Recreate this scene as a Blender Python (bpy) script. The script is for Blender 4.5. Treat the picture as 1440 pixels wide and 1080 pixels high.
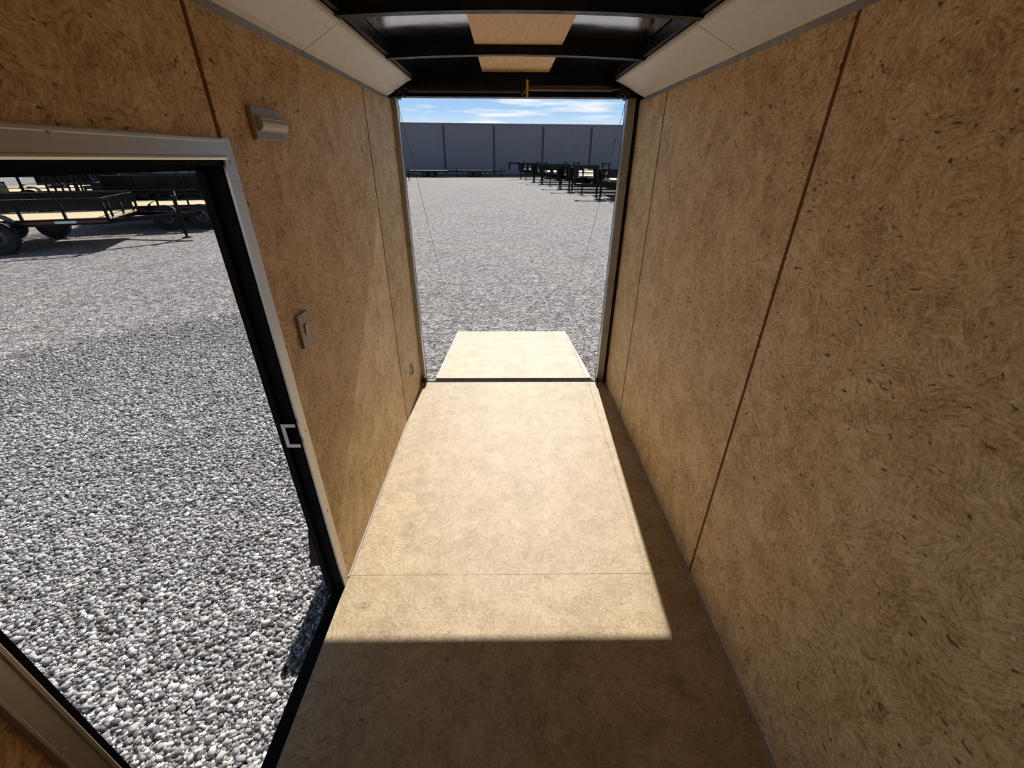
import bpy, math, random
import numpy as np
from mathutils import Matrix, Vector, noise

R = math.radians
scene = bpy.context.scene
COL = scene.collection
for o in list(bpy.data.objects):
    bpy.data.objects.remove(o, do_unlink=True)

# ------------------------------------------------------------------ camera
F, PITCH, YAW, ROLL, CAMZ = 588.2, R(28.1735), R(0.7596), R(0.2312), 1.55
cam_data = bpy.data.cameras.new('camera')
cam = bpy.data.objects.new('camera', cam_data)
COL.objects.link(cam)
cam_data.sensor_fit = 'HORIZONTAL'
cam_data.sensor_width = 36.0
cam_data.lens = F / 1440 * 36.0
cam_data.clip_start = 0.02
cam_data.clip_end = 1500
right = Vector((math.cos(YAW), -math.sin(YAW), 0))
fwd = Vector((math.sin(YAW) * math.cos(PITCH), math.cos(YAW) * math.cos(PITCH), -math.sin(PITCH)))
down = Vector((-math.sin(YAW) * math.sin(PITCH), -math.cos(YAW) * math.sin(PITCH), -math.cos(PITCH)))
r2 = right * math.cos(ROLL) - down * math.sin(ROLL)
d2 = right * math.sin(ROLL) + down * math.cos(ROLL)
up, back = -d2, -fwd
cam.matrix_world = Matrix(((r2.x, up.x, back.x, 0), (r2.y, up.y, back.y, 0),
                           (r2.z, up.z, back.z, CAMZ), (0, 0, 0, 1)))
scene.camera = cam

# ------------------------------------------------------------------ sky, sun, exposure
scene.view_settings.view_transform = 'Standard'
scene.view_settings.look = 'None'
scene.view_settings.gamma = 1.0
scene.view_settings.use_curve_mapping = False
scene.view_settings.exposure = 0.0
try:
    scene.cycles.max_bounces = 14
    scene.cycles.diffuse_bounces = 8
    scene.cycles.glossy_bounces = 6
    scene.cycles.sample_clamp_indirect = 6
except Exception:
    pass

world = bpy.data.worlds.new('sky')
scene.world = world
world.use_nodes = True
wn, wl = world.node_tree.nodes, world.node_tree.links
wn.clear()


def N(tree, kind, **kw):
    n = tree.nodes.new(kind)
    for k, v in kw.items():
        setattr(n, k, v)
    return n


def ramp(tree, fac, stops):
    r = tree.nodes.new('ShaderNodeValToRGB')
    e = r.color_ramp.elements
    while len(e) < len(stops):
        e.new(0.5)
    for el, (p, c) in zip(e, stops):
        el.position = p
        el.color = (c[0], c[1], c[2], 1) if hasattr(c, '__len__') else (c, c, c, 1)
    tree.links.new(fac, r.inputs[0])
    return r.outputs[0]


wt = world.node_tree
tc = N(wt, 'ShaderNodeTexCoord')
sep = N(wt, 'ShaderNodeSeparateXYZ')
wl.new(tc.outputs['Generated'], sep.inputs[0])
sky = ramp(wt, sep.outputs['Z'], [(0.0, (.86, .91, .97)), (0.05, (.74, .84, .96)), (0.085, (.40, .64, .93)),
                                  (0.16, (.30, .50, .80)), (0.35, (.12, .17, .26)), (1.0, (.06, .085, .14))])
mp = N(wt, 'ShaderNodeMapping')
mp.inputs['Scale'].default_value = (6, 6, 60)
mp.inputs['Location'].default_value = (0.7, 0.2, 3.3)
wl.new(tc.outputs['Generated'], mp.inputs[0])
cn = N(wt, 'ShaderNodeTexNoise')
cn.inputs['Scale'].default_value = 1.0
cn.inputs['Detail'].default_value = 5
cn.inputs['Roughness'].default_value = 0.55
wl.new(mp.outputs[0], cn.inputs['Vector'])
cl = ramp(wt, cn.outputs['Fac'], [(0.50, 0.0), (0.66, 1.0)])
mx = N(wt, 'ShaderNodeMixRGB')
clm = N(wt, 'ShaderNodeMath', operation='MULTIPLY')
wl.new(cl, clm.inputs[0])
wl.new(ramp(wt, sep.outputs['Z'], [(0.0, 1.0), (0.16, 1.0), (0.35, 0.12), (1.0, 0.05)]), clm.inputs[1])
wl.new(clm.outputs[0], mx.inputs[0])
wl.new(sky, mx.inputs[1])
mx.inputs[2].default_value = (.92, .96, 1.0, 1)
bg = N(wt, 'ShaderNodeBackground')
bg.inputs['Strength'].default_value = 1.0
wl.new(mx.outputs[0], bg.inputs[0])
wo = N(wt, 'ShaderNodeOutputWorld')
wl.new(bg.outputs[0], wo.inputs[0])

SUN = 5.9
sun_data = bpy.data.lights.new('sun', 'SUN')
sun_data.energy = SUN
sun_data.angle = R(0.53)
sun_data.color = (1.0, 0.98, 0.94)
sun = bpy.data.objects.new('sun', sun_data)
COL.objects.link(sun)
sun.rotation_euler = Vector((-0.107, -2.06, -1.87)).to_track_quat('-Z', 'Y').to_euler()
sun.location = (2, 30, 30)

# ------------------------------------------------------------------ measures (metres, from the trailer floor)
XL, XR = -0.670, 0.777          # inner faces of the side walls
XPL, XPR = -0.640, 0.7066       # inner faces of the rear posts
YR = 2.917                      # rear frame
YF = -1.10                      # front wall
ZW = 1.858                      # top of wall panels
ZH = 1.869                      # bottom of the rear header
GZ = -0.30                      # gravel


# ------------------------------------------------------------------ materials
def mat(name, color=(.5, .5, .5), rough=.5, metal=0.0, spec=None):
    m = bpy.data.materials.new(name)
    m.use_nodes = True
    b = m.node_tree.nodes['Principled BSDF']
    b.inputs['Base Color'].default_value = (*color, 1)
    b.inputs['Roughness'].default_value = rough
    b.inputs['Metallic'].default_value = metal
    if spec is not None:
        b.inputs['Specular IOR Level'].default_value = spec
    return m, m.node_tree, b


def vary(m3, scale=30, amt=.25, rough_amt=.1, stretch=(1, 1, 1), bump=0.0):
    """small procedural unevenness of colour and gloss"""
    m, t, b = m3
    base = tuple(b.inputs['Base Color'].default_value)[:3]
    ro = b.inputs['Roughness'].default_value
    c = N(t, 'ShaderNodeTexCoord')
    mpn = N(t, 'ShaderNodeMapping')
    mpn.inputs['Scale'].default_value = stretch
    n = N(t, 'ShaderNodeTexNoise')
    n.inputs['Scale'].default_value = scale
    n.inputs['Detail'].default_value = 4
    t.links.new(c.outputs['Object'], mpn.inputs[0])
    t.links.new(mpn.outputs[0], n.inputs['Vector'])
    lo = tuple(max(0, x * (1 - amt)) for x in base)
    hi = tuple(min(1, x * (1 + amt)) for x in base)
    t.links.new(ramp(t, n.outputs['Fac'], [(.3, lo), (.7, hi)]), b.inputs['Base Color'])
    t.links.new(ramp(t, n.outputs['Fac'], [(.3, max(0, ro - rough_amt)), (.7, min(1, ro + rough_amt))]), b.inputs['Roughness'])
    if bump:
        bp = N(t, 'ShaderNodeBump')
        bp.inputs['Strength'].default_value = bump
        bp.inputs['Distance'].default_value = .002
        t.links.new(n.outputs['Fac'], bp.inputs['Height'])
        t.links.new(bp.outputs[0], b.inputs['Normal'])
    return m


def osb(name, plane, dark, mid, light, rough=.55, seed=0.0, fleck=1.0, contrast=1.0, spec=.35):
    """pressed wood-strand panel: cells of randomly turned fine grain, small dark voids"""
    m, t, b = mat(name, mid, rough)
    L = t.links
    c = N(t, 'ShaderNodeTexCoord')
    s = N(t, 'ShaderNodeSeparateXYZ')
    L.new(c.outputs['Object'], s.inputs[0])
    cb = N(t, 'ShaderNodeCombineXYZ')
    L.new(s.outputs[plane[0]], cb.inputs[0])
    L.new(s.outputs[plane[1]], cb.inputs[1])
    cb.inputs[2].default_value = seed
    # warp
    wn_ = N(t, 'ShaderNodeTexNoise')
    wn_.inputs['Scale'].default_value = 9
    wn_.inputs['Detail'].default_value = 3
    L.new(cb.outputs[0], wn_.inputs['Vector'])
    sub = N(t, 'ShaderNodeVectorMath', operation='SUBTRACT')
    L.new(wn_.outputs['Color'], sub.inputs[0])
    sub.inputs[1].default_value = (.5, .5, .5)
    scl = N(t, 'ShaderNodeVectorMath', operation='SCALE')
    L.new(sub.outputs[0], scl.inputs[0])
    scl.inputs['Scale'].default_value = .06
    add = N(t, 'ShaderNodeVectorMath', operation='ADD')
    L.new(cb.outputs[0], add.inputs[0])
    L.new(scl.outputs[0], add.inputs[1])
    W = add.outputs[0]

    def strands(cell, grain_s, stretch, off):
        a = N(t, 'ShaderNodeVectorMath', operation='ADD')
        L.new(W, a.inputs[0])
        a.inputs[1].default_value = (off, off * 1.7, off)
        v = N(t, 'ShaderNodeTexVoronoi')
        v.inputs['Scale'].default_value = cell
        L.new(a.outputs[0], v.inputs['Vector'])
        sc = N(t, 'ShaderNodeSeparateColor')
        L.new(v.outputs['Color'], sc.inputs[0])
        ang = N(t, 'ShaderNodeMath', operation='MULTIPLY')
        L.new(sc.outputs[0], ang.inputs[0])
        ang.inputs[1].default_value = 6.283
        rot = N(t, 'ShaderNodeVectorRotate', rotation_type='Z_AXIS')
        L.new(a.outputs[0], rot.inputs['Vector'])
        L.new(ang.outputs[0], rot.inputs['Angle'])
        mpn = N(t, 'ShaderNodeMapping')
        mpn.inputs['Scale'].default_value = (stretch, 1, 1)
        L.new(rot.outputs[0], mpn.inputs[0])
        n = N(t, 'ShaderNodeTexNoise')
        n.inputs['Scale'].default_value = grain_s
        n.inputs['Detail'].default_value = 3
        n.inputs['Roughness'].default_value = .6
        L.new(mpn.outputs[0], n.inputs['Vector'])
        return n.outputs['Fac'], sc.outputs[1]

    g1, c1 = strands(17, 190, .09, 0.0)
    g2, c2 = strands(34, 330, .14, 3.3)

    def mathn(op, x, y):
        n = N(t, 'ShaderNodeMath', operation=op)
        for i, q in enumerate((x, y)):
            if isinstance(q, (int, float)):
                n.inputs[i].default_value = q
            else:
                L.new(q, n.inputs[i])
        return n.outputs[0]

    big = N(t, 'ShaderNodeTexNoise')
    big.inputs['Scale'].default_value = 5
    big.inputs['Detail'].default_value = 6
    big.inputs['Roughness'].default_value = .65
    L.new(cb.outputs[0], big.inputs['Vector'])
    val = mathn('ADD', mathn('MULTIPLY', g1, .38), mathn('MULTIPLY', g2, .30))
    val = mathn('ADD', val, mathn('MULTIPLY', c1, .055))
    val = mathn('ADD', val, mathn('MULTIPLY', c2, .05))
    val = mathn('ADD', val, mathn('MULTIPLY', big.outputs['Fac'], .22))
    fine = N(t, 'ShaderNodeTexNoise')
    fine.inputs['Scale'].default_value = 95
    fine.inputs['Detail'].default_value = 5
    fine.inputs['Roughness'].default_value = .7
    L.new(cb.outputs[0], fine.inputs['Vector'])
    val = mathn('ADD', val, mathn('MULTIPLY', mathn('SUBTRACT', fine.outputs['Fac'], .5), .30))
    # val is about .5; widen
    val = mathn('ADD', mathn('MULTIPLY', mathn('SUBTRACT', val, .5), 1.9 * contrast), .5)
    colr = ramp(t, val, [(0.12, dark), (0.5, mid), (0.88, light)])
    # dark voids between strands
    v2 = N(t, 'ShaderNodeTexNoise')
    v2.inputs['Scale'].default_value = 66
    v2.inputs['Detail'].default_value = 4
    mp2 = N(t, 'ShaderNodeMapping')
    mp2.inputs['Rotation'].default_value = (0, 0, .5)
    mp2.inputs['Scale'].default_value = (.6, 1.2, 1)
    L.new(W, mp2.inputs[0])
    L.new(mp2.outputs[0], v2.inputs['Vector'])
    msk = ramp(t, v2.outputs['Fac'], [(.0, 0), (.655, 0), (.685, .9 * fleck), (1, .85 * fleck)])
    mxn = N(t, 'ShaderNodeMixRGB')
    L.new(msk, mxn.inputs[0])
    L.new(colr, mxn.inputs[1])
    mxn.inputs[2].default_value = (dark[0] * .35, dark[1] * .32, dark[2] * .3, 1)
    L.new(mxn.outputs[0], b.inputs['Base Color'])
    bp = N(t, 'ShaderNodeBump')
    bp.inputs['Strength'].default_value = .25
    bp.inputs['Distance'].default_value = .0015
    L.new(val, bp.inputs['Height'])
    L.new(bp.outputs[0], b.inputs['Normal'])
    b.inputs['Specular IOR Level'].default_value = spec
    return m


M = {}
M['wall_wood'] = osb('wall_wood', ('Y', 'Z'), (.36, .21, .085), (.69, .485, .252), (.90, .73, .46), contrast=1.65)
M['front_wood'] = osb('front_wood', ('X', 'Z'), (.5, .38, .24), (.70, .58, .42), (.80, .70, .55), seed=4)
M['floor_wood'] = osb('floor_wood', ('X', 'Y'), (.26, .175, .085), (.445, .325, .175), (.60, .475, .295), rough=.56, seed=9, fleck=.55, contrast=1.35, spec=.45)
M['ramp_wood'] = osb('ramp_wood', ('X', 'Y'), (.36, .28, .17), (.54, .45, .30), (.70, .61, .45), rough=.56, seed=15, fleck=.5, contrast=1.4, spec=.45)
M['ceiling_board'] = vary(mat('ceiling_board', (.88, .62, .40), .7), 90, .12, .05, (1, .2, 1))
M['seam_brown'] = vary(mat('seam_brown', (.19, .065, .03), .7), 40, .3)
M['aluminium'] = vary(mat('aluminium', (.55, .53, .50), .36, .9), 60, .08, .08, (.1, .1, 8))
M['edge_strip'] = vary(mat('edge_strip', (.36, .33, .30), .6, .1), 40, .1)
M['cove_metal'] = vary(mat('cove_metal', (.66, .64, .60), .42, .2), 40, .05, .05)
M['post_metal'] = vary(mat('post_metal', (.37, .38, .395), .3, .35), 14, .1, .08, (1, 1, .4))
M['roof_metal'] = vary(mat('roof_metal', (.74, .75, .76), .12, 1.0), 10, .06, .03)
M['black_paint'] = vary(mat('black_paint', (.008, .008, .009), .4, spec=.2), 20, .2)
M['black_rubber'] = vary(mat('black_rubber', (.005, .005, .006), .75, spec=.12), 30, .25)
M['skin_white'] = vary(mat('skin_white', (.02, .02, .022), .3), 5, .05)
M['galv'] = vary(mat('galvanised', (.55, .55, .54), .4, .9), 50, .15)
M['steel_dark'] = vary(mat('steel_dark', (.025, .023, .022), .45, .6), 50, .25)
M['rod'] = vary(mat('rod_metal', (.10, .09, .08), .4, .8), 50, .15)
M['yellow'] = vary(mat('yellow_label', (.75, .45, .03), .5), 40, .1)
M['plastic'] = vary(mat('grey_plastic', (.36, .32, .26), .35), 30, .06)
M['lens'] = vary(mat('lamp_lens', (.62, .62, .60), .12), 30, .04)
M['red_rust'] = vary(mat('hinge_cap', (.42, .28, .22), .5), 40, .2)
M['shelfwhite'] = vary(mat('trailer_white', (.75, .75, .73), .4), 20, .05)
M['ramp_trim'] = vary(mat('ramp_trim', (.55, .50, .40), .45), 20, .05)
M['wood_deck'] = vary(mat('deck_lumber', (.74, .58, .33), .7), 14, .18, .05, (.2, 5, 1))
M['tyre'] = vary(mat('tyre_rubber', (.014, .014, .015), .8), 30, .3)
M['rim'] = vary(mat('rim_paint', (.05, .05, .055), .3, .5), 30, .1)
M['frame_black'] = vary(mat('frame_black', (.004, .004, .005), .2, spec=.16), 20, .2)


def tape_mat():
    m, t, b = mat('reflective_tape', (.6, .05, .04), .4)
    c = N(t, 'ShaderNodeTexCoord')
    s = N(t, 'ShaderNodeSeparateXYZ')
    t.links.new(c.outputs['Object'], s.inputs[0])
    w = N(t, 'ShaderNodeMath', operation='MULTIPLY')
    w.inputs[1].default_value = 1.0
    t.links.new(s.outputs['X'], w.inputs[0])
    f = N(t, 'ShaderNodeMath', operation='FRACT')
    t.links.new(w.outputs[0], f.inputs[0])
    t.links.new(ramp(t, f.outputs[0], [(0, (.11, .008, .010)), (.62, (.11, .008, .010)), (.63, (.75, .75, .75)), (1, (.75, .75, .75))]), b.inputs['Base Color'])
    return m


M['tape'] = tape_mat()


def gravel_mat(name, stone=False):
    m, t, b = mat(name, (.4, .38, .37), .85)
    L = t.links
    c = N(t, 'ShaderNodeTexCoord')
    if stone:
        gi = N(t, 'ShaderNodeNewGeometry')
        rnd = gi.outputs['Random Per Island']
        colr = ramp(t, rnd, [(0, (.10, .09, .088)), (.25, (.26, .240, .233)), (.55, (.42, .395, .385)), (.8, (.62, .595, .575)), (1, (.80, .78, .75))])
        n = N(t, 'ShaderNodeTexNoise')
        n.inputs['Scale'].default_value = 140
        n.inputs['Detail'].default_value = 3
        L.new(c.outputs['Object'], n.inputs['Vector'])
        mxn = N(t, 'ShaderNodeMixRGB', blend_type='MULTIPLY')
        mxn.inputs[0].default_value = .5
        L.new(colr, mxn.inputs[1])
        L.new(ramp(t, n.outputs['Fac'], [(.3, .7), (.6, 1.0)]), mxn.inputs[2])
        L.new(mxn.outputs[0], b.inputs['Base Color'])
        return m
    v = N(t, 'ShaderNodeTexVoronoi')
    v.inputs['Scale'].default_value = 46
    L.new(c.outputs['Object'], v.inputs['Vector'])
    sc = N(t, 'ShaderNodeSeparateColor')
    L.new(v.outputs['Color'], sc.inputs[0])
    v3 = N(t, 'ShaderNodeTexVoronoi')
    v3.inputs['Scale'].default_value = 17
    L.new(c.outputs['Object'], v3.inputs['Vector'])
    sc3 = N(t, 'ShaderNodeSeparateColor')
    L.new(v3.outputs['Color'], sc3.inputs[0])
    avg = N(t, 'ShaderNodeMath', operation='MULTIPLY_ADD')
    L.new(sc3.outputs[0], avg.inputs[0])
    avg.inputs[1].default_value = .35
    mul = N(t, 'ShaderNodeMath', operation='MULTIPLY')
    L.new(sc.outputs[0], mul.inputs[0])
    mul.inputs[1].default_value = .65
    L.new(mul.outputs[0], avg.inputs[2])
    colr = ramp(t, avg.outputs[0], [(0.12, (.055, .048, .047)), (.35, (.18, .164, .158)), (.55, (.31, .286, .275)), (.75, (.46, .43, .41)), (.95, (.66, .63, .60))])
    big = N(t, 'ShaderNodeTexNoise')
    big.inputs['Scale'].default_value = .35
    big.inputs['Detail'].default_value = 6
    big.inputs['Roughness'].default_value = .6
    L.new(c.outputs['Object'], big.inputs['Vector'])
    mxn = N(t, 'ShaderNodeMixRGB', blend_type='MULTIPLY')
    mxn.inputs[0].default_value = 1
    L.new(colr, mxn.inputs[1])
    L.new(ramp(t, big.outputs['Fac'], [(.3, (.90, .88, .88)), (.5, (1.0, .975, .965)), (.72, (1.06, 1.02, .98))]), mxn.inputs[2])
    L.new(mxn.outputs[0], b.inputs['Base Color'])
    bp = N(t, 'ShaderNodeBump')
    bp.inputs['Strength'].default_value = 1.0
    bp.inputs['Distance'].default_value = .02
    bp.invert = True
    L.new(v.outputs['Distance'], bp.inputs['Height'])
    L.new(bp.outputs[0], b.inputs['Normal'])
    return m


M['gravel'] = gravel_mat('gravel_ground')
M['stone'] = gravel_mat('gravel_stone', True)


def building_mat():
    m, t, b = mat('building_cladding', (.19, .19, .22), .5)
    L = t.links
    c = N(t, 'ShaderNodeTexCoord')
    s = N(t, 'ShaderNodeSeparateXYZ')
    L.new(c.outputs['Object'], s.inputs[0])
    n = N(t, 'ShaderNodeTexNoise')
    n.inputs['Scale'].default_value = .5
    n.inputs['Detail'].default_value = 3
    L.new(c.outputs['Object'], n.inputs['Vector'])
    L.new(ramp(t, n.outputs['Fac'], [(.3, (.185, .19, .225)), (.7, (.205, .21, .245))]), b.inputs['Base Color'])
    return m


M['cladding'] = building_mat()
M['seam_and_base_shadow'] = vary(mat('seam_and_base_shadow', (.045, .05, .075), .6), 3, .1)  # dark panel joints; also colours the painted shadow at the base


# ------------------------------------------------------------------ mesh helpers
class MB:
    def __init__(self):
        self.v, self.f = [], []

    def add(self, vs, fs):
        k = len(self.v)
        self.v += [tuple(p) for p in vs]
        self.f += [tuple(i + k for i in q) for q in fs]
        return self

    def box(self, x0, x1, y0, y1, z0, z1, mtx=None):
        vs = [(x, y, z) for z in (z0, z1) for y in (y0, y1) for x in (x0, x1)]
        if mtx is not None:
            vs = [tuple(mtx @ Vector(p)) for p in vs]
        return self.add(vs, [(0, 2, 3, 1), (4, 5, 7, 6), (0, 1, 5, 4), (2, 6, 7, 3), (0, 4, 6, 2), (1, 3, 7, 5)])

    def bar(self, p, q, w, h):
        """rectangular bar from p to q"""
        p, q = Vector(p), Vector(q)
        d = (q - p)
        L = d.length
        rot = d.to_track_quat('X', 'Z').to_matrix().to_4x4()
        return self.box(0, L, -w / 2, w / 2, -h / 2, h / 2, Matrix.Translation(p) @ rot)

    def cyl(self, p, q, r, n=16, r2=None):
        p, q = Vector(p), Vector(q)
        rr = r if r2 is None else r2
        m = (q - p).to_track_quat('Z', 'Y').to_matrix()
        vs = []
        for k in range(n):
            a = 2 * math.pi * k / n
            vs.append(p + m @ Vector((r * math.cos(a), r * math.sin(a), 0)))
        for k in range(n):
            a = 2 * math.pi * k / n
            vs.append(q + m @ Vector((rr * math.cos(a), rr * math.sin(a), 0)))
        fs = [(k, (k + 1) % n, n + (k + 1) % n, n + k) for k in range(n)]
        fs += [tuple(range(n - 1, -1, -1)), tuple(range(n, 2 * n))]
        return self.add(vs, fs)

    def prism(self, pts, axis, a0, a1):
        """polygon pts (in the two other axes, in order) extruded along axis"""
        def P(u, w, a):
            return {0: (a, u, w), 1: (u, a, w), 2: (u, w, a)}[axis]
        n = len(pts)
        vs = [P(u, w, a0) for u, w in pts] + [P(u, w, a1) for u, w in pts]
        fs = [(k, (k + 1) % n, n + (k + 1) % n, n + k) for k in range(n)]
        fs += [tuple(range(n - 1, -1, -1)), tuple(range(n, 2 * n))]
        return self.add(vs, fs)

    def lathe(self, prof, c, axis='Y', n=28):
        """closed ring profile [(radius, along)] turned about axis through c"""
        vs, fs = [], []
        m = len(prof)
        for k in range(n):
            a = 2 * math.pi * k / n
            for r, h in prof:
                if axis == 'Y':
                    vs.append((c[0] + r * math.cos(a), c[1] + h, c[2] + r * math.sin(a)))
                else:
                    vs.append((c[0] + h, c[1] + r * math.cos(a), c[2] + r * math.sin(a)))
        for k in range(n):
            for j in range(m):
                a, b = k * m + j, k * m + (j + 1) % m
                c_, d = ((k + 1) % n) * m + (j + 1) % m, ((k + 1) % n) * m + j
                fs.append((a, b, c_, d))
        return self.add(vs, fs)

    def tube(self, pts, r, n=8):
        pts = [Vector(p) for p in pts]
        vs, fs = [], []
        for i, p in enumerate(pts):
            d = (pts[min(i + 1, len(pts) - 1)] - pts[max(i - 1, 0)]).normalized()
            ref = Vector((1, 0, 0)) if abs(d.x) < .9 else Vector((0, 0, 1))
            u = d.cross(ref).normalized()
            w = d.cross(u)
            for k in range(n):
                a = 2 * math.pi * k / n
                vs.append(p + u * r * math.cos(a) + w * r * math.sin(a))
        for i in range(len(pts) - 1):
            for k in range(n):
                fs.append((i * n + k, i * n + (k + 1) % n, (i + 1) * n + (k + 1) % n, (i + 1) * n + k))
        fs += [tuple(range(n - 1, -1, -1)), tuple(range((len(pts) - 1) * n, len(pts) * n))]
        return self.add(vs, fs)

    def build(self, name, material, parent=None, bevel=0.0, smooth=False, loc=None):
        me = bpy.data.meshes.new(name)
        me.from_pydata(self.v, [], self.f)
        me.update()
        import bmesh
        bm = bmesh.new()
        bm.from_mesh(me)
        bmesh.ops.recalc_face_normals(bm, faces=bm.faces)
        if bevel:
            bmesh.ops.bevel(bm, geom=list(bm.edges), offset=bevel, segments=2, affect='EDGES', profile=.5)
        if loc is not None:
            bmesh.ops.translate(bm, verts=bm.verts, vec=-Vector(loc))
        bm.to_mesh(me)
        bm.free()
        me.materials.append(M[material])
        if smooth:
            for p in me.polygons:
                p.use_smooth = True
            try:
                me.set_sharp_from_angle(angle=R(40))
            except Exception:
                pass
        o = bpy.data.objects.new(name, me)
        COL.objects.link(o)
        if loc is not None:
            o.location = loc
        if parent is not None:
            o.parent = parent
            if parent.type == 'EMPTY' and loc is None:
                pass
        return o


def thing(name, label, cat, loc=(0, 0, 0), rz=0.0, group=None):
    o = bpy.data.objects.new(name, None)
    COL.objects.link(o)
    o.location = loc
    o.rotation_euler = (0, 0, rz)
    o.empty_display_size = .1
    o['label'] = label
    o['category'] = cat
    if group:
        o['group'] = group
    return o


def tag(o, label, cat, group=None):
    o['label'] = label
    o['category'] = cat
    if group:
        o['group'] = group
    return o


def struct(o, label=None):
    o['kind'] = 'structure'
    if label:
        o['label'] = label
    return o


def copy_tree(o, parent=None):
    c = o.copy()
    COL.objects.link(c)
    c.parent = parent
    for ch in list(o.children):
        copy_tree(ch, c)
    return c


# ------------------------------------------------------------------ ground: gravel yard
def make_ground():
    vs = [(-160, -60, GZ), (160, -60, GZ), (160, 200, GZ), (-160, 200, GZ)]
    g = MB().add(vs, [(0, 1, 2, 3)]).build('ground', 'gravel')
    struct(g, 'grey crushed gravel yard around the open trailer')


make_ground()


def make_stones():
    rng = np.random.default_rng(7)
    t = (1 + 5 ** .5) / 2
    ico = np.array([(-1, t, 0), (1, t, 0), (-1, -t, 0), (1, -t, 0), (0, -1, t), (0, 1, t), (0, -1, -t), (0, 1, -t),
                    (t, 0, -1), (t, 0, 1), (-t, 0, -1), (-t, 0, 1)], float)
    ico /= np.linalg.norm(ico[0])
    faces = np.array([(0, 11, 5), (0, 5, 1), (0, 1, 7), (0, 7, 10), (0, 10, 11), (1, 5, 9), (5, 11, 4), (11, 10, 2),
                      (10, 7, 6), (7, 1, 8), (3, 9, 4), (3, 4, 2), (3, 2, 6), (3, 6, 8), (3, 8, 9), (4, 9, 5),
                      (2, 4, 11), (6, 2, 10), (8, 6, 7), (9, 8, 1)])
    # wedge seen through the side door, plus the ground round the ramp
    n = 390000
    P = np.c_[rng.uniform(-6.6, -.66, n), rng.uniform(-.2, 6.6, n)]
    x, y = -P[:, 0], P[:, 1]
    keep = (x > .60 * y) & (np.hypot(x, y) < 6.8)
    dist = np.hypot(x, y)
    keep &= rng.uniform(0, 1, n) < np.clip((6.8 - dist) / 2.0, 0, 1)
    P = P[keep]
    n = len(P)
    rad = rng.lognormal(math.log(.0076), .32, n).clip(.0045, .017)
    sc = rad[:, None] * np.c_[rng.uniform(.8, 1.35, n), rng.uniform(.7, 1.1, n), rng.uniform(.5, .85, n)]
    V = ico[None] * (1 + rng.uniform(-.32, .32, (n, 12, 1)))
    V = V * sc[:, None, :]
    a = rng.uniform(0, 2 * np.pi, n)
    tl = rng.uniform(-.5, .5, n)
    ca, sa = np.cos(a), np.sin(a)
    ct, st = np.cos(tl), np.sin(tl)
    Vy = V[..., 1] * ct[:, None] - V[..., 2] * st[:, None]
    Vz = V[..., 1] * st[:, None] + V[..., 2] * ct[:, None]
    X = V[..., 0] * ca[:, None] - Vy * sa[:, None] + P[:, 0, None]
    Y = V[..., 0] * sa[:, None] + Vy * ca[:, None] + P[:, 1, None]
    Z = Vz + GZ + (rad * rng.uniform(.05, .55, n))[:, None]
    co = np.stack([X, Y, Z], -1).reshape(-1, 3)
    F_ = (faces[None] + (np.arange(n) * 12)[:, None, None]).reshape(-1)
    me = bpy.data.meshes.new('gravel_stones')
    me.vertices.add(len(co))
    me.vertices.foreach_set('co', co.ravel().astype(np.float32))
    me.loops.add(len(F_))
    me.loops.foreach_set('vertex_index', F_.astype(np.int32))
    nf = n * 20
    me.polygons.add(nf)
    me.polygons.foreach_set('loop_start', (np.arange(nf) * 3).astype(np.int32))
    me.polygons.foreach_set('loop_total', np.full(nf, 3, np.int32))
    me.update(calc_edges=True)
    me.validate()
    me.materials.append(M['stone'])
    o = bpy.data.objects.new('gravel_stones', me)
    COL.objects.link(o)
    tag(o, 'loose grey crushed stones on the ground outside the side door', 'gravel')
    o['kind'] = 'stuff'


make_stones()

# ------------------------------------------------------------------ trailer shell
TH = .010          # panel thickness
XO_L, XO_R = -0.722, 0.829   # outer skin


def panel(mb, side, y0, y1, z0, z1, proud=0.0):
    if side == 'L':
        mb.box(XL - TH, XL + proud, y0, y1, z0, z1)
    else:
        mb.box(XR - proud, XR + TH, y0, y1, z0, z1)


# floor: three sheets with hairline joints, on a dark frame
fl = MB()
fl.box(XL, XR, YF, 1.1825, -.019, 0)
fl.box(XL, XR, 1.184, YR + .008, -.019, 0)
floor = struct(fl.build('floor', 'floor_wood'), 'pressed wood-strand trailer floor')
fr = MB()
fr.box(XO_L, XO_R, YF - .05, YR + .03, -.12, -.020)
fr.box(XO_L, XL - .001, .363, 1.150, -.12, -.017)        # sill under the side door
fr.box(XPL, XPR, YR + .009, YR + .04, -.12, -.006)     # rear sill
struct(fr.build('trim_1', 'black_rubber'), 'black trailer frame and sills under the floor')

DY0, DY1, DZ1 = .330, 1.130, 1.548                      # clear side-door opening (between trims)
seamA, seamB, seam1, seam2 = 1.142, 2.3685, 1.1898, 2.4379
G1 = .0085
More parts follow.
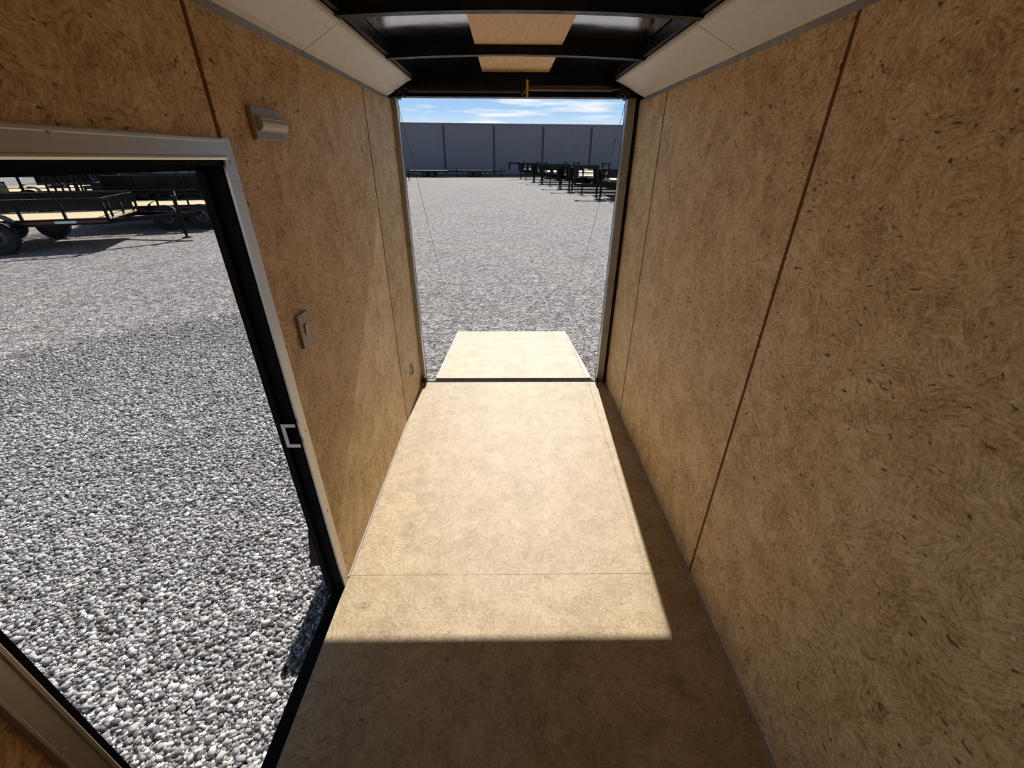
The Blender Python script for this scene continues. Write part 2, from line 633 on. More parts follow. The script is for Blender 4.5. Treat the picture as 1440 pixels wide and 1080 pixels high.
# left wall
wl_ = MB()
panel(wl_, 'L', YF, DY0 - .012, 0, ZW)                    # in front of the door
panel(wl_, 'L', DY0 - .012, seamA - G1, DZ1 + .02, ZW)      # over the door
panel(wl_, 'L', DY1 + .010, seamB - .007, 0, DZ1 + .02)    # behind the door, lower
panel(wl_, 'L', seamA + G1, seamB - .007, DZ1 + .02, ZW)
panel(wl_, 'L', seamB + .007, YR, 0, ZW)
wall_left = struct(wl_.build('wall_left', 'wall_wood'), 'strand-board wall with the side door opening')
bk = MB()
bk.box(XO_L, XL - TH - .002, YF, DY0 - .03, 0, 2.0)
bk.box(XO_L, XL - TH - .002, DY0 - .03, DY1 + .02, DZ1 + .012, 2.0)
bk.box(XO_L, XL - TH - .002, DY1 + .02, YR + .02, 0, 2.0)
bk.build('outer_skin', 'skin_white', wall_left)
st_ = MB()
st_.box(XL - TH - .001, XL - .004, seamA - G1, seamA + G1, DZ1 + .02, ZW)
st2_ = MB()
st2_.box(XL - TH - .001, XL - .002, seamB - .007, seamB + .007, 0, ZW)
st_.build('seam_strip', 'seam_brown', wall_left)
st2_.build('seam_strip', 'black_rubber', wall_left)
# right wall
wr_ = MB()
panel(wr_, 'R', YF, seam1 - .0075, 0, ZW)
panel(wr_, 'R', seam1 + .0075, seam2 - .007, 0, ZW)
panel(wr_, 'R', seam2 + .007, YR, 0, ZW)
wall_right = struct(wr_.build('wall_right', 'wall_wood'), 'long strand-board wall opposite the side door')
MB().box(XR + TH + .002, XO_R, YF, YR + .02, 0, 2.0).build('outer_skin', 'skin_white', wall_right)
s2_ = MB()
s2_.box(XR + .003, XR + TH + .001, seam1 - .0075, seam1 + .0075, 0, ZW)
s3_ = MB()
s3_.box(XR + .002, XR + TH + .001, seam2 - .007, seam2 + .007, 0, ZW)
s2_.build('seam_strip', 'seam_brown', wall_right)
s3_.build('seam_strip', 'black_rubber', wall_right)
# front wall (behind the camera)
struct(MB().box(XO_L, XO_R, YF - .05, YF, -.02, 2.06).build('wall_front', 'front_wood'), 'strand-board front wall')

# base trims
struct(MB().box(XL, XL + .006, DY1 + .045, YR - .02, 0, .006).build('baseboard_left', 'edge_strip'), 'thin light metal edge at the foot of the left wall')
struct(MB().box(XR - .006, XR, YF, YR - .02, 0, .007).build('baseboard_right', 'edge_strip'), 'thin light metal edge at the foot of the right wall')

# ------------------------------------------------------------------ side door frame trims
t_ = MB()


def rail_profile(u0, u1):
    """trim cross-section across its width (u) and proud of the wall (w)"""
    w = u1 - u0
    return [(u0, 0), (u0, .006), (u0 + .08 * w, .009), (u0 + .16 * w, .009), (u0 + .2 * w, .006), (u0 + .80 * w, .006),
            (u0 + .84 * w, .009), (u0 + .94 * w, .009), (u1, .006), (u1, 0)]


# top trim
pr = [(XL + w, z) for z, w in rail_profile(DZ1, DZ1 + .045)]
tt = MB().prism(pr, 1, DY0 - .045, DY1 + .004)
top_trim = struct(tt.build('trim_2', 'aluminium'), 'ribbed aluminium trim over the side door')
# front jamb trim
pr = [(XL + w, y) for y, w in rail_profile(DY0 - .043, DY0)]
struct(MB().prism(pr, 2, 0, DZ1).build('trim_3', 'aluminium'), 'ribbed aluminium trim on the front jamb of the side door')
# rear jamb trim: narrow flange folded into the opening
tj = MB()
tj.box(XL - .004, XL + .003, DY1 - .001, DY1 + .004, 0, DZ1)
tj.box(XL, XL + .003, DY1 + .004, DY1 + .042, 0, DZ1 + .045)
struct(tj.build('trim_4', 'aluminium'), 'narrow aluminium flange on the rear jamb of the side door')
# black door seal round the opening, in the thickness of the wall
se = MB()
se.box(XO_L - .012, XL - .0045, DY1 - .003, DY1 + .02, -.02, DZ1 - .012)
se.box(XO_L - .012, XL - .045, DY1 - .016, DY1 - .004, -.02, DZ1 - .012)
se.box(XO_L - .012, XL - .001, DY0 - .03, DY1 + .02, DZ1 - .012, DZ1 + .010)
se.box(XO_L - .012, XL - .03, DY0 - .03, DY1 + .02, DZ1 - .022, DZ1 - .012)
se.box(XO_L - .012, XL - .001, DY0 - .03, DY0 + .004, -.02, DZ1 - .012)
se.box(XO_L - .012, XL - .012, DY0, DY0 + .018, -.02, DZ1 - .012)
struct(se.build('trim_5', 'black_rubber'), 'black rubber seal lining the side door opening')

# latch strike on the rear jamb
stk = MB()
stk.box(-.716, -.672, DY1 - .0195, DY1 - .0165, .722, .735)
stk.box(-.716, -.672, DY1 - .0195, DY1 - .0165, .800, .812)
stk.box(-.716, -.704, DY1 - .0195, DY1 - .0165, .735, .800)
tag(stk.build('strike_plate', 'galv', bevel=.0008), 'small bright strike plate on the black door jamb', 'latch')

# ------------------------------------------------------------------ ceiling
ZC, ZE = 2.005, 1.982
xc = (XL + XR) / 2
hw = (XR - XL) / 2


def roof_z(x, zc, ze):
    return ze + (zc - ze) * (1 - ((x - xc) / (hw - .08)) ** 2)


rs = MB()
xs = [XL - .05 + i * (XR - XL + .1) / 24 for i in range(25)]
low = [(x, roof_z(x, ZC, ZE)) for x in xs]
rs.prism(low + [(x, z + .02) for x, z in reversed(low)], 1, YF - .05, YR + .02)
ceil = rs.build('ceiling', 'roof_metal', smooth=True)
struct(ceil, 'bright sheet metal trailer roof seen from inside')

# aluminium cove strips between wall and roof
for side in ('L', 'R'):
    for n_, (y0, y1) in enumerate(((YF, 1.715), (1.719, 2.81))):
        m_ = MB()
        if side == 'L':
            pts = [(XL, ZW - .014), (XL + .006, ZW - .014), (XL + .008, ZW + .004), (XL + .028, ZW + .012), (-.536, 1.930), (-.522, 1.932), (-.520, 1.940), (-.545, 1.942), (XL, ZW + .02)]
        else:
            pts = [(XR, ZW - .014), (XR - .006, ZW - .014), (XR - .008, ZW + .004), (XR - .028, ZW + .012), (.620, 1.930), (.606, 1.932), (.604, 1.940), (.629, 1.942), (XR, ZW + .02)]
        m_.prism(pts, 1, y0, y1)
        o = m_.build('trim_%d' % (6 + n_ + (2 if side == 'R' else 0)), 'cove_metal')
        struct(o, 'pale metal cove strip along the top of the %s wall, %s length' % ('left' if side == 'L' else 'right', 'nearer' if n_ == 0 else 'rear'))
        # bright lower flange
        f_ = MB()
        if side == 'L':
            f_.box(XL + .0055, XL + .0085, y0, y1, ZW - .016, ZW + .003)
        else:
            f_.box(XR - .0085, XR - .0055, y0, y1, ZW - .016, ZW + .003)
        f_.build('flange', 'galv', o)
# black closing strips above the coves
struct(MB().box(XL - .01, -.500, YF, YR, 1.944, 1.985).box(.585, XR + .01, YF, YR, 1.944, 1.985).build('trim_10', 'black_paint'), 'black rail above the cove strips')

# roof bows
bow_group = 'black roof bows'
for yb, lab in ((2.275, 'black arched roof bow nearest the rear header'), (1.668, 'black arched roof bow at the top edge of the view'),
                (1.06, None), (.45, None), (-.16, None), (-.77, None)):
    m_ = MB()
    xx = [-.521 + i * (.605 + .521) / 20 for i in range(21)]
    bot = [(x, roof_z(x, 1.950, 1.930)) for x in xx]
    m_.prism(bot + [(x, roof_z(x, ZC, ZE) - .0005) for x, z in reversed(bot)], 1, yb - .019, yb + .019)
    o = m_.build('roof_bow', 'black_paint')
    tag(o, lab or 'black arched roof bow ahead of the side door', 'roof beam', bow_group if lab is None else None)

# tan boards between the bows
for y0, y1, lab in ((2.295, 2.895, 'small tan ceiling board just inside the rear header'),
                    (1.688, 2.255, 'larger tan ceiling board between the two visible roof bows'),
                    (1.08, 1.648, None), (.47, 1.04, None), (-.14, .43, None)):
    m_ = MB().box(-.135, .238, y0, y1, 1.984, 1.990)
    o = m_.build('ceiling_board', 'ceiling_board', bevel=.001)
    tag(o, lab or 'tan ceiling board further forward under the roof', 'board', 'tan ceiling boards' if lab is None else None)

# ------------------------------------------------------------------ rear frame
hd = MB()
hd.box(XL - .05, XR + .05, YR - .02, YR + .06, ZH, 2.02)
hd.box(XL - .05, XR + .05, YR - .03, YR - .0205, ZH + .11, 2.0)
struct(hd.build('trim_11', 'black_paint'), 'black header over the rear opening')

for nm, a, b, lab in (('rear_post', -.690, XPL, 'shiny metal post at the left side of the rear opening'),
                      ('rear_post', .7066, .752, 'shiny metal post at the right side of the rear opening')):
    m_ = MB()
    if a < 0:
        m_.prism([(a, YR - .012), (a + .004, YR - .012), (a + .006, YR), (b - .004, YR), (b, YR + .004), (b, YR + .05), (a, YR + .05)], 2, 0, ZH)
    else:
        m_.prism([(b, YR - .012), (b - .004, YR - .012), (b - .006, YR), (a + .004, YR), (a, YR + .004), (a, YR + .05), (b, YR + .05)], 2, 0, ZH)
    p = m_.build('rear_post', 'post_metal')
    tag(p, lab, 'post')
    e = MB()
    if a < 0:
        e.box(b - .006, b - .0005, YR + .052, YR + .066, 0, ZH)
    else:
        e.box(a + .0005, a + .006, YR + .052, YR + .066, 0, ZH)
    e.build('rubber_seal', 'black_rubber', p)
struct(MB().box(XO_L, -.690, YR + .001, YR + .05, 0, ZH).box(.7525, XO_R, YR + .001, YR + .05, 0, ZH).build('trim_12', 'black_paint'), 'black corner columns outside the rear posts')

# hinge brackets at the floor corners
for sx, lab in ((-1, 'small dark hinge bracket at the foot of the left rear post'), (1, 'small dark hinge bracket at the foot of the right rear post')):
    t = thing('hinge_bracket', lab, 'bracket', ((-.640 if sx < 0 else .7066) - sx * .004, YR - .02, 0))
    m_ = MB().prism([(-.03, 0), (.03, 0), (.03, .030), (.012, .062), (-.012, .062), (-.03, .03)], 0, -.006, .006)
    m_.build('bracket_plate', 'steel_dark', t)
    MB().cyl((sx * .028, -.028, .012), (sx * .004, -.028, .012), .011, 14).build('bolt_cap', 'red_rust', t)

# ------------------------------------------------------------------ ramp counterbalance spring
YS, ZS = 2.850, 1.905
t = thing('ramp_spring', 'black torsion spring and rod across the top of the rear opening', 'spring', (0, YS, ZS))


def seg_helix(x0, x1, r, pitch, wire):
    n = int((x1 - x0) / pitch * 12)
    return [(x0 + (x1 - x0) * i / n, r * math.cos(2 * math.pi * i / 12), r * math.sin(2 * math.pi * i / 12)) for i in range(n + 1)]


MB().tube(seg_helix(-.555, .082, .019, .009, .004), .0048, 5).build('spring_coil', 'steel_dark', t, smooth=True)
MB().cyl((-.575, 0, 0), (.65, 0, 0), .009, 14).build('rod', 'rod', t, smooth=True)
MB().cyl((.125, 0, 0), (.60, 0, 0), .0135, 16).build('sleeve', 'rod', t, smooth=True)
MB().prism([(-.022, -.03), (.022, -.03), (.028, .04), (-.028, .04)], 0, .084, .094).build('centre_bracket', 'steel_dark', t)
MB().cyl((.094, 0, 0), (.108, 0, 0), .024, 20).build('winding_cone', 'steel_dark', t)
MB().box(.110, .122, -.030, -.026, -.050, .036).build('warning_tag', 'yellow', t)['label'] = 'yellow warning tag hanging on the spring'
for sx, x0 in ((-1, -.595), (1, .655)):
    d = MB()
    d.lathe([(.0, -.020), (.046, -.022), (.046, -.016), (.034, -.010), (.034, .012), (.046, .018), (.046, .024), (.0, .024)], (x0, 0, -.002), 'X', 24)
    dr = d.build('cable_drum', 'steel_dark', t)
    b_ = MB()
    b_.box(x0 + sx * .020 - .004, x0 + sx * .020 + .012, -.045, .045, -.052, .075)
    b_.build('end_bracket', 'steel_dark', t)
    for k in range(3):
        b2 = MB().cyl((x0 - sx * .02, -.01 + .012 * k, -.038 + .004 * k), (x0 + sx * .008, -.01 + .012 * k, -.038 + .004 * k), .006, 8)
        b2.build('bolt', 'black_paint', t)

# ------------------------------------------------------------------ ramp door lying on the gravel
ry0, ry1, rz0, rz1 = 3.030, 4.66, -.022, -.238
ang = math.atan2(rz1 - rz0, ry1 - ry0)
rl = math.hypot(ry1 - ry0, rz1 - rz0)
t = thing('ramp_door', 'lowered rear ramp door with pale wood-strand face', 'ramp', (0, ry0, rz0))
t.rotation_euler = (ang, 0, 0)
MB().box(-.560, .664, .012, rl - .008, -.012, 0).build('ramp_surface', 'ramp_wood', t)
m_ = MB()
m_.box(-.582, -.560, .012, rl, -.045, .0015)
m_.box(.664, .690, .012, rl, -.045, .0015)
m_.box(-.560, .664, rl - .008, rl, -.045, .0015)
m_.box(-.560, .664, .013, rl - .0081, -.045, -.0125)
m_.build('ramp_edge', 'ramp_trim', t)['label'] = 'pale metal edging of the ramp'
MB().box(-.582, .690, -.035, .0115, -.05, -.008).cyl((-.56, -.016, -.012), (.66, -.016, -.012), .009, 12).build('hinge_tube', 'black_rubber', t)

# cables from the drums to the ramp
for x0, x1, lab in ((-.628, -.604, 'thin steel ramp cable down the left side of the rear opening'), (.690, .686, 'thin steel ramp cable down the right side of the rear opening')):
    p0, p1 = Vector((x0, YS + .03, ZS - .03)), Vector((x1, ry1 - .05, rz1 + .012))
    pts = [p0.lerp(p1, i / 12) + Vector((0, 0, -.012 * math.sin(math.pi * i / 12))) for i in range(13)]
    tag(MB().tube(pts, .0013, 6).build('ramp_cable', 'steel_dark'), lab, 'cable')

# ------------------------------------------------------------------ fittings on the left wall
# dome light
t = thing('dome_light', 'grey rectangular dome light high on the left wall', 'light', (XL, 1.370, 1.634))
m_ = MB().box(0, .013, -.084, .084, -.040, .040)
m_.build('housing', 'plastic', t, bevel=.004)
lm = MB()
pts = [(.013, -.014)] + [(.013 + .016 * math.sin(math.pi * k / 8), -.014 + .0 + .018 * (1 - math.cos(math.pi * k / 8)) / 1) for k in range(1, 8)] + [(.013, .022)]
lm.prism([(a, b - .004) for a, b in pts], 1, -.066, .078)
lm.build('lens', 'lens', t, smooth=True)['label'] = 'glossy clear bar lens'
# light switch
t = thing('light_switch', 'beige surface-mounted light switch beside the side door', 'switch', (XL, 1.304, 1.056))
MB().box(0, .010, -.037, .037, -.056, .056).build('switch_plate', 'plastic', t, bevel=.003)
sw = MB().prism([(.010, -.018), (.012, -.018), (.015, .018), (.010, .018)], 1, -.009, .009)
sw.build('rocker', 'plastic', t)
for zz in (-.040, .040):
    MB().cyl((.0095, 0, zz), (.0115, 0, zz), .0035, 10).build('screw', 'galv', t)
# small wire outlet near the rear corner
t = thing('wire_outlet', 'small dark wire outlet low on the left wall by the rear post', 'outlet', (XL, 2.629, .262))
MB().box(0, .004, -.030, .030, -.036, .036).build('outlet_plate', 'plastic', t, bevel=.001)
m_ = MB().tube([(.004, -.01, .034), (.012, 0, .020), (.010, .006, 0), (.014, .0, -.018), (.006, -.012, -.034)], .004, 7)
m_.build('wire', 'black_rubber', t, smooth=True)


# screws
def screw(loc, axis, label):
    t = MB()
    d = Vector(axis)
    t.cyl((0, 0, 0), tuple(d * .0014), .0046, 14, .0038)
    t.cyl(tuple(d * .0014), tuple(d * .0017), .0018, 6)
    o = t.build('screw', 'galv')
    o.location = loc
    tag(o, label, 'screw')


screw((XR, .372, .906), (-1, 0, 0), 'single small screw head in the right wall near the right edge')
screw((XL + .006, .716, 1.583), (1, 0, 0), 'screw head in the trim over the side door')
screw((XL + .006, .300, .768), (1, 0, 0), 'screw head in the front jamb trim at lower left')
screw((XL + .003, 1.153, 1.543), (1, 0, 0), 'screw head at the top corner of the side door trim')
screw((XL + .003, 1.160, .756), (1, 0, 0), 'screw head in the rear jamb trim beside the strike plate')
screw((XL + .003, 1.156, .399), (1, 0, 0), 'screw head low in the rear jamb trim of the side door')

# ------------------------------------------------------------------ fender and wheel of this trailer
t = thing('trailer_fender', 'black fender on the outside of the trailer behind the side door', 'fender', (0, 0, 0))
m_ = MB()
prof = [(1.300, -.085), (1.345, .06), (1.44, .16), (1.60, .20), (1.86, .20), (2.02, .16), (2.11, .06), (2.155, -.085)]
inn = [(y + (.008 if y < 1.7 else -.008), z - .008) for y, z in prof]
m_.prism(prof + list(reversed(inn)), 0, -.895, XO_L - .001)
m_.prism(prof, 0, -.897, -.892)
m_.build('fender_shell', 'black_paint', t)
MB().lathe([(.17, -.07), (.285, -.075), (.30, -.055), (.30, .055), (.285, .072), (.17, .07)], (-.80, 1.73, GZ + .30), 'X', 36).build('wheel', 'tyre', t, smooth=True)
MB().lathe([(.0, -.05), (.06, -.06), (.08, -.04), (.15, -.045), (.175, -.07), (.175, .06), (.0, .05)], (-.80, 1.73, GZ + .30), 'X', 24).build('rim', 'rim', t.children[-1] if t.children[-1].name.startswith('wheel') else t)


# ------------------------------------------------------------------ trailers on the lot
def add_wheel(par, x, y, r=.34, w=.20):
    side = 1 if y > 0 else -1
    wv = MB().lathe([(r * .60, -w / 2), (r * .95, -w / 2), (r, -w * .36), (r, w * .36), (r * .95, w / 2), (r * .60, w / 2)], (x, y, r), 'Y', 28)
    tyre = wv.build('wheel', 'tyre', par, smooth=True)
    MB().lathe([(.0, side * w * .12), (r * .18, side * w * .30), (r * .25, side * w * .15), (r * .52, side * w * .12), (r * .60, side * w * .42),
                (r * .60, -side * w * .4), (.0, -side * w * .4)], (x, y, r), 'Y', 20).build('rim', 'rim', tyre)


def fender(par, xc_, y, r, span, w=.26, ztop=.80):
    """rounded tandem fender"""
    n = 6
    prof = []
    hl = span / 2 + r + .05
    for k in range(n + 1):
        a = math.pi - (math.pi / 2) * k / n
        prof.append((xc_ - hl + .30 + .30 * math.cos(a), ztop - .30 + .30 * math.sin(a)))
    for k in range(n + 1):
        a = math.pi / 2 - (math.pi / 2) * k / n
        prof.append((xc_ + hl - .30 + .30 * math.cos(a), ztop - .30 + .30 * math.sin(a)))
    m = MB()
    for (xa, za), (xb, zb) in zip(prof[:-1], prof[1:]):
        m.bar((xa, y, za), (xb, y, zb), w, .012)
    m.build('fender', 'frame_black', par)


def tongue_jack(par, x_front, x_body, zf, tall=False, wide=.85):
    m = MB()
    m.bar((x_front, .04, zf), (x_body, wide, zf), .07, .10).bar((x_front, -.04, zf), (x_body, -wide, zf), .07, .10)
    m.build('tongue', 'frame_black', par)
    m = MB().box(x_front - .05, x_front + .22, -.05, .05, zf - .04, zf + .06)
    m.prism([(-.07, 0), (.07, 0), (.05, .09), (-.05, .09)], 0, x_front + .12, x_front + .28)
    m.v[-8:] = [(a, b, c + zf) for a, b, c in m.v[-8:]]
    m.build('coupler', 'frame_black', par)
    h = 1.25 if tall else .95
    j = MB().cyl((x_front - .25, 0, .10), (x_front - .25, 0, h), .045, 12).cyl((x_front - .25, 0, .0), (x_front - .25, 0, .5), .032, 12)
    j.cyl((x_front - .25, 0, 0), (x_front - .25, 0, .02), .10, 14)
    j.box(x_front - .31, x_front - .19, -.06, .06, h - .02, h + .07)
    jj = j.build('jack', 'frame_black', par)
    MB().tube([(x_front - .25, .05, h + .03), (x_front - .25, .24, h + .03), (x_front - .25, .24, h + .16)], .012, 6).build('crank_handle', 'galv', jj)


def utility_trailer(label, group=None, L=5.2, W=2.05, gate=True, rails=True, deck='wood_deck'):
    t = thing('utility_trailer', label, 'trailer', group=group)
    h = L / 2
    zf = .52
    m = MB()
    for s in (-1, 1):
        m.box(-h, h, s * W / 2 - .04, s * W / 2 + .04, zf, zf + .13)
    for x in np.linspace(-h + .03, h - .03, 9):
        m.box(x - .03, x + .03, -W / 2 + .04, W / 2 - .04, zf + .01, zf + .10)
    m.build('frame', 'frame_black', t)
    m = MB()
    nb = 9
    for k in range(nb):
        y0 = -W / 2 + .045 + k * (W - .09) / nb
        m.box(-h + .03, h - .03, y0, y0 + (W - .09) / nb - .008, zf + .101, zf + .14)
    m.build('deck', deck, t)
    if rails:
        for s in (-1, 1):
            m = MB()
            y = s * (W / 2 + .01)
            m.box(-h, h, y - .025, y + .025, zf + .50, zf + .55)
            m.box(-h, h, y - .012, y + .012, zf + .31, zf + .335)
            for x in np.linspace(-h + .025, h - .025, 8):
                m.box(x - .025, x + .025, y - .024, y + .024, zf + .13, zf + .50)
            m.build('side_rail', 'frame_black', t)
        m = MB().box(h - .05, h, -W / 2 - .03, W / 2 + .03, zf + .501, zf + .551)
        for y in np.linspace(-W / 2 + .3, W / 2 - .3, 3):
            m.box(h - .045, h - .005, y - .02, y + .02, zf + .13, zf + .50)
        m.build('front_rail', 'frame_black', t)
    for s in (-1, 1):
        for x in (-.62, .24):
            add_wheel(t, x + .40, s * (W / 2 + .17))
        fender(t, .21, s * (W / 2 + .17), .34, .86)
        MB().box(-h + .05, h - .05, s * (W / 2 + .0405), s * (W / 2 + .043), zf + .045, zf + .095).build('reflective_tape', 'tape', t)
    if gate:
        m = MB()
        zt = 1.75
        x = -h - .03
        for y in np.linspace(-W / 2 + .03, W / 2 - .03, 6):
            m.box(x - .02, x + .02, y - .02, y + .02, zf + .08, zt)
        for z in np.linspace(zf + .12, zt - .02, 5):
            m.box(x - .018, x + .018, -W / 2 + .03, W / 2 - .03, z - .018, z + .018)
        m.build('tailgate', 'frame_black', t)
    tongue_jack(t, h + 1.35, h - .1, zf + .05)
    return t


def dump_trailer(label, group=None, L=4.4, W=2.1):
    t = thing('dump_trailer', label, 'trailer', group=group)
    h = L / 2
    m = MB()
    for s in (-1, 1):
        m.box(-h, h + .2, s * .45 - .04, s * .45 + .04, .46, .62)
    for x in np.linspace(-h + .1, h, 5):
        m.box(x - .03, x + .03, -.41, .41, .48, .60)
    m.build('frame', 'frame_black', t)
    m = MB()
    z0, z1 = .66, 1.30
    m.box(-h, h, -W / 2, W / 2, z0, z0 + .03)
    for s in (-1, 1):
        m.box(-h, h, s * W / 2 - .02, s * W / 2 + .02, z0 + .03, z1)
        m.box(-h, h, s * W / 2 - .04, s * W / 2 + .045, z1, z1 + .07)
        for x in np.linspace(-h + .05, h - .05, 7):
            m.box(x - .035, x + .035, s * (W / 2 + .02), s * (W / 2 + .075), z0, z1)
    m.box(h - .04, h, -W / 2 + .02, W / 2 - .02, z0 + .03, z1)
    m.build('dump_bed', 'frame_black', t)
    MB().box(-h - .04, -h - .001, -W / 2, W / 2, z0, z1).box(-h - .08, -h - .04, -W / 2 + .3, -W / 2 + .36, z0, z1).box(-h - .08, -h - .04, W / 2 - .36, W / 2 - .3, z0, z1).build('tailgate', 'frame_black', t)
    for s in (-1, 1):
        for x in (-.70, .18):
            add_wheel(t, x, s * (W / 2 + .20), .37, .22)
        fender(t, -.26, s * (W / 2 + .20), .37, .88, .28, .86)
        MB().box(-h + .05, h + .1, s * .491, s * .494, .52, .57).build('reflective_tape', 'tape', t)
    m = MB().prism([(h + .15, .60), (h + .75, .60), (h + .75, .95), (h + .55, 1.10), (h + .15, 1.10)], 1, -.35, .35)
    m.build('pump_box', 'frame_black', t)
    tongue_jack(t, h + 1.55, h, .54, True, .45)
    return t


def equipment_trailer(label, group=None, L=6.0, W=2.2):
    t = thing('equipment_trailer', label, 'trailer', group=group)
    h = L / 2
    zf = .50
    m = MB()
    for s in (-1, 1):
        m.box(-h, h, s * W / 2 - .05, s * W / 2 + .05, zf, zf + .16)
    for x in np.linspace(-h + .04, h - .04, 10):
        m.box(x - .03, x + .03, -W / 2 + .05, W / 2 - .05, zf + .02, zf + .12)
    m.box(h - .05, h + .001, -W / 2, W / 2, zf + .161, zf + .36)
    m.build('frame', 'frame_black', t)
    m = MB()
    for k in range(9):
        y0 = -W / 2 + .055 + k * (W - .11) / 9
        m.box(-h + .03, h - .06, y0, y0 + (W - .11) / 9 - .008, zf + .121, zf + .165)
    m.build('deck', 'wood_deck', t)
    for s in (-1, 1):
        for x in (-.9, .0):
            add_wheel(t, x, s * (W / 2 + .19), .37, .22)
        fender(t, -.45, s * (W / 2 + .19), .37, .9, .27, .84)
        MB().box(-h + .05, h - .05, s * (W / 2 + .0505), s * (W / 2 + .053), zf + .06, zf + .11).build('reflective_tape', 'tape', t)
        m = MB()      # stand-up ladder ramps at the tail
        y = s * .68
        for q in (-.20, .20):
            m.bar((-h - .05, y + q, zf + .16), (-h + .32, y + q * .92, 1.95), .05, .07)
        for k in range(8):
            f = (k + .5) / 8
            m.bar((-h - .05 + .37 * f, y - .19, zf + .16 + 1.29 * f), (-h - .05 + .37 * f, y + .19, zf + .16 + 1.29 * f), .04, .05)
        m.build('loading_ramp', 'frame_black', t)
    m = MB().box(h + .25, h + .75, -.40, .40, zf + .12, zf + .50).box(h + .24, h + .76, -.41, .41, zf + .50, zf + .53)
    m.build('tool_box', 'frame_black', t)
    m = MB().lathe([(.20, -.09), (.34, -.10), (.36, -.06), (.36, .06), (.34, .10), (.20, .09)], (h + .12, -.72, zf + .62), 'X', 24)
    m.build('spare_wheel', 'tyre', t, smooth=True)
    tongue_jack(t, h + 1.55, h - .1, zf + .07, True)
    return t


def gooseneck_trailer(label, group=None, L=7.0, W=2.3):
    t = thing('gooseneck_trailer', label, 'trailer', group=group)
    h = L / 2
    m = MB()
    for s in (-1, 1):
        m.box(-h, h, s * .45 - .05, s * .45 + .05, .55, .82)
        m.box(-h, h, s * (W / 2 - .04) - .04, s * (W / 2 - .04) + .04, .822, .93)
    for x in np.linspace(-h + .04, h - .04, 10):
        m.box(x - .03, x + .03, -W / 2 + .08, W / 2 - .08, .822, .92)
    m.build('frame', 'frame_black', t)
    m = MB()
    for k in range(9):
        y0 = -W / 2 + .03 + k * (W - .06) / 9
        m.box(-h + .02, h - .02, y0, y0 + (W - .06) / 9 - .008, .931, .975)
    m.build('deck', 'wood_deck', t)
    m = MB().box(h - .019, h - .005, -W / 2 + .0, W / 2, .86, 1.0)
    m.build('deck_edge', 'shelfwhite', t)
    for s in (-1, 1):
        for x in (-.9, .0):
            add_wheel(t, x, s * .82, .37, .26)
        MB().box(-h + .05, h - .05, s * (W / 2 + .0005), s * (W / 2 + .003), .85, .90).build('reflective_tape', 'tape', t)
    m = MB()
    for s in (-1, 1):
        m.bar((h - .3, s * .45, .75), (h + .55, s * .45, .80), .09, .20)
        m.bar((h + .50, s * .45, .70), (h + .62, s * .40, 1.62), .09, .16)
        m.bar((h + .50, s * .42, 1.55), (h + 1.75, s * .08, 1.55), .09, .16)
        m.box(h + .05, h + .13, s * .95 - .04, s * .95 + .04, 1.0, 1.75)
    for z in (1.15, 1.42, 1.70):
        m.box(h + .06, h + .12, -.90, .90, z - .03, z + .03)
    m.box(h + 1.55, h + 1.75, -.09, .09, .95, 1.62)
    m.build('neck', 'frame_black', t)
    MB().box(h + .16, h + .48, -.38, .38, .95, 1.45).build('tool_box', 'frame_black', t)
    for s in (-1, 1):
        MB().box(h + .30, h + .42, s * .62 - .06, s * .62 + .06, .25, 1.30).box(h + .32, h + .40, s * .62 - .04, s * .62 + .04, .02, .25).box(h + .24, h + .48, s * .62 - .12, s * .62 + .12, 0, .02).build('jack', 'frame_black', t)
    return t


def place(t, x, y, rz, label=None, group=None):
    t.location = (x, y, GZ)
    t.rotation_euler = (0, 0, rz)
    if label:
        t['label'] = label
    if group:
        t['group'] = group
    return t


# left lot, seen through the side door
DIRA = math.atan2(1.3, 3.1)
dv = Vector((math.cos(DIRA), math.sin(DIRA)))
pv = Vector((-math.sin(DIRA), math.cos(DIRA)))
util = utility_trailer('black open utility trailer with wood deck nearest the side door')
dump = dump_trailer('black dump trailer in the row behind the nearest wood-deck trailer')
equip = equipment_trailer('black equipment trailer with upright ladder ramps behind the nearest trailer')
J0 = Vector((-8.48, 11.72))


def jackpos(k, shift=0.0, step=2.95):
    return J0 + pv * (k * step) + dv * shift


REACH = {'u': 2.6 + 1.10, 'd': 2.2 + 1.30, 'e': 3.0 + 1.30, 'g': 3.5 + .36}
SRC = {'u': util, 'd': dump, 'e': equip}
used = set()
LG = 'black trailers parked deep in the left lot'


def lot(kind, k, shift, label, group=None, flip=False):
    c = jackpos(k, shift) - dv * REACH[kind]
    if kind in used:
        o = copy_tree(SRC[kind])
        if 'group' in o:
            del o['group']
    else:
        o = SRC[kind]
        used.add(kind)
    return place(o, c.x, c.y, DIRA + (math.pi if flip else 0), label, group)


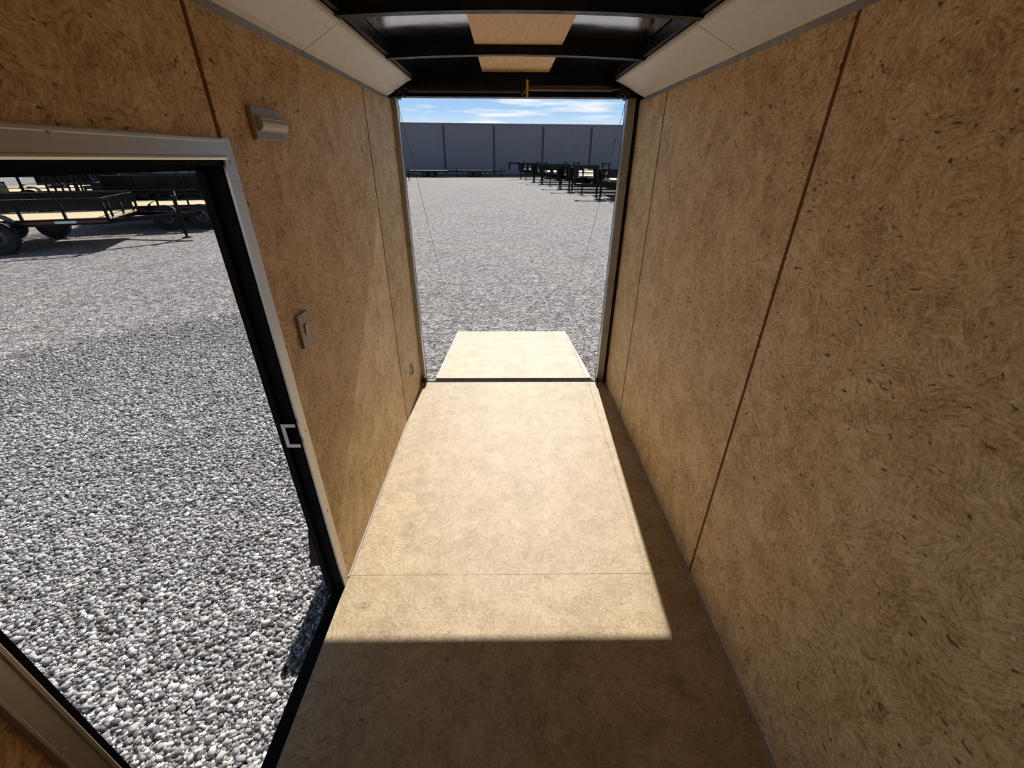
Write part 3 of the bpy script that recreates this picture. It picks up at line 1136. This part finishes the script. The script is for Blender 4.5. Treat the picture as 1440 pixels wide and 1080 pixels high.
near = lot('u', 0, 0, 'black utility trailer with pale wood deck and front jack, nearest through the side door')
lot('u', 1, 3.2, 'black utility trailer with wood deck just behind the nearest one, seen through the side door')
MB().box(-2.55, 2.50, .99, 1.03, .665, 1.10).build('side_panel', 'frame_black', near)
lot('d', 2, 2.8, 'black dump trailer with rounded fenders behind the two wood-deck trailers')
lot('e', 1, -5.9, 'black equipment trailer behind the left end of the nearest wood-deck trailer', flip=True)
lot('e', 2, -5.4, None, LG, True)
lot('e', 3, 3.6, None, LG, True)
lot('d', 3, -6.6, None, LG)
lot('d', 4, 5.0, None, LG)
lot('e', 4, -3.8, None, LG, True)
lot('u', 5, 5.8, None, LG)
lot('e', 5, -2.9, None, LG, True)
lot('e', 6, 6.6, None, LG, True)
lot('d', 6, -3.6, None, LG)
lot('u', 7, 7.4, None, LG, True)
lot('e', 7, -1.6, None, LG)
for o in list(COL.objects):
    if o.get('group') == LG:
        o['label'] = 'one of the black trailers crowded behind the nearer ones through the side door'

# rows beyond the ramp, on the right
goose = gooseneck_trailer('black gooseneck trailer nearest the ramp in the right-hand row, beside the right post')
SRC['g'] = goose
rowx = [(5.0, 24.9, 'g'), (4.55, 27.8, 'd'), (4.25, 30.8, 'g'), (3.95, 34.0, 'g'), (3.5, 37.3, 'e'), (3.1, 40.6, 'g'), (2.6, 44.2, 'g'), (2.0, 47.8, 'd'), (1.6, 51.8, 'g')]
ordn = ['black gooseneck trailer nearest the ramp in the right-hand row, beside the right post',
        'black dump trailer second from the nearest in the right-hand row',
        'black gooseneck trailer third from the nearest in the right-hand row',
        'black gooseneck trailer fourth from the nearest in the right-hand row',
        'black equipment trailer fifth from the nearest in the right-hand row']
RG = 'trailers at the far end of the right-hand row'
for i, (xj, yj, kind) in enumerate(rowx):
    o = goose if i == 0 else copy_tree(SRC[kind])
    for key in ('group',):
        if key in o:
            del o[key]
    c = xj + REACH[kind]
    if i < len(ordn):
        place(o, c, yj, math.pi + R(1.5 * ((i * 7) % 3 - 1)), ordn[i])
    else:
        place(o, c, yj, math.pi, 'black trailer at the distant end of the right-hand row near the grey building', RG)

# far trailers along the building and at the left edge
o = copy_tree(util)
place(o, -13.4, 46.0, R(8), 'black trailer at the far left edge of the rear opening')
for x, y, lab in ((-9.2, 56.0, 'low trailer with pale deck in front of the building, left'),
                  (-3.9, 57.5, 'low trailer with pale deck in front of the middle of the building')):
    t = thing('flatbed_trailer', lab, 'trailer', (x, y, GZ))
    MB().box(-2.3, 2.3, -1.0, 1.0, .55, .70).build('frame', 'frame_black', t)
    MB().box(-2.2, 2.2, -.95, .95, .701, .76).build('deck', 'shelfwhite' if x < -8 else 'wood_deck', t)
    for s in (-1, 1):
        for q in (-.5, .4):
            add_wheel(t, q, s * .88, .34, .2)
    tongue_jack(t, 3.5, 2.2, .60)

# ------------------------------------------------------------------ grey building across the yard
bx0, by0, ba = 1.5, 62.0, R(4.6)
t = thing('metal_building', 'long dark grey metal-clad building across the gravel yard', 'building', (bx0, by0, GZ), ba)
H = 5.75
m_ = MB().box(-60, 60, 0, 14, 0, H)
m_.build('wall', 'cladding', t)
m_ = MB()
xr_ = -60
while xr_ < 60:      # standing ribs of the cladding
    m_.box(xr_, xr_ + .05, -.03, 0, .05, H - .1)
    xr_ += .395
m_.build('cladding_ribs', 'cladding', t)
for k in range(-9, 10):
    xk = 6.32 * k + 3.17 + .02
    MB().box(xk - .13, xk + .13, -.05, -.0305, .05, H - .12).build('panel_joint', 'seam_and_base_shadow', t)
MB().box(-60.2, 60.2, -.12, 14.2, H, H + .14).build('roof_edge', 'cladding', t)
MB().box(-60, 60, -.06, -.001, 0, .18).build('base_shadow', 'seam_and_base_shadow', t)  # dark strip painted in for the shadow along the building's foot
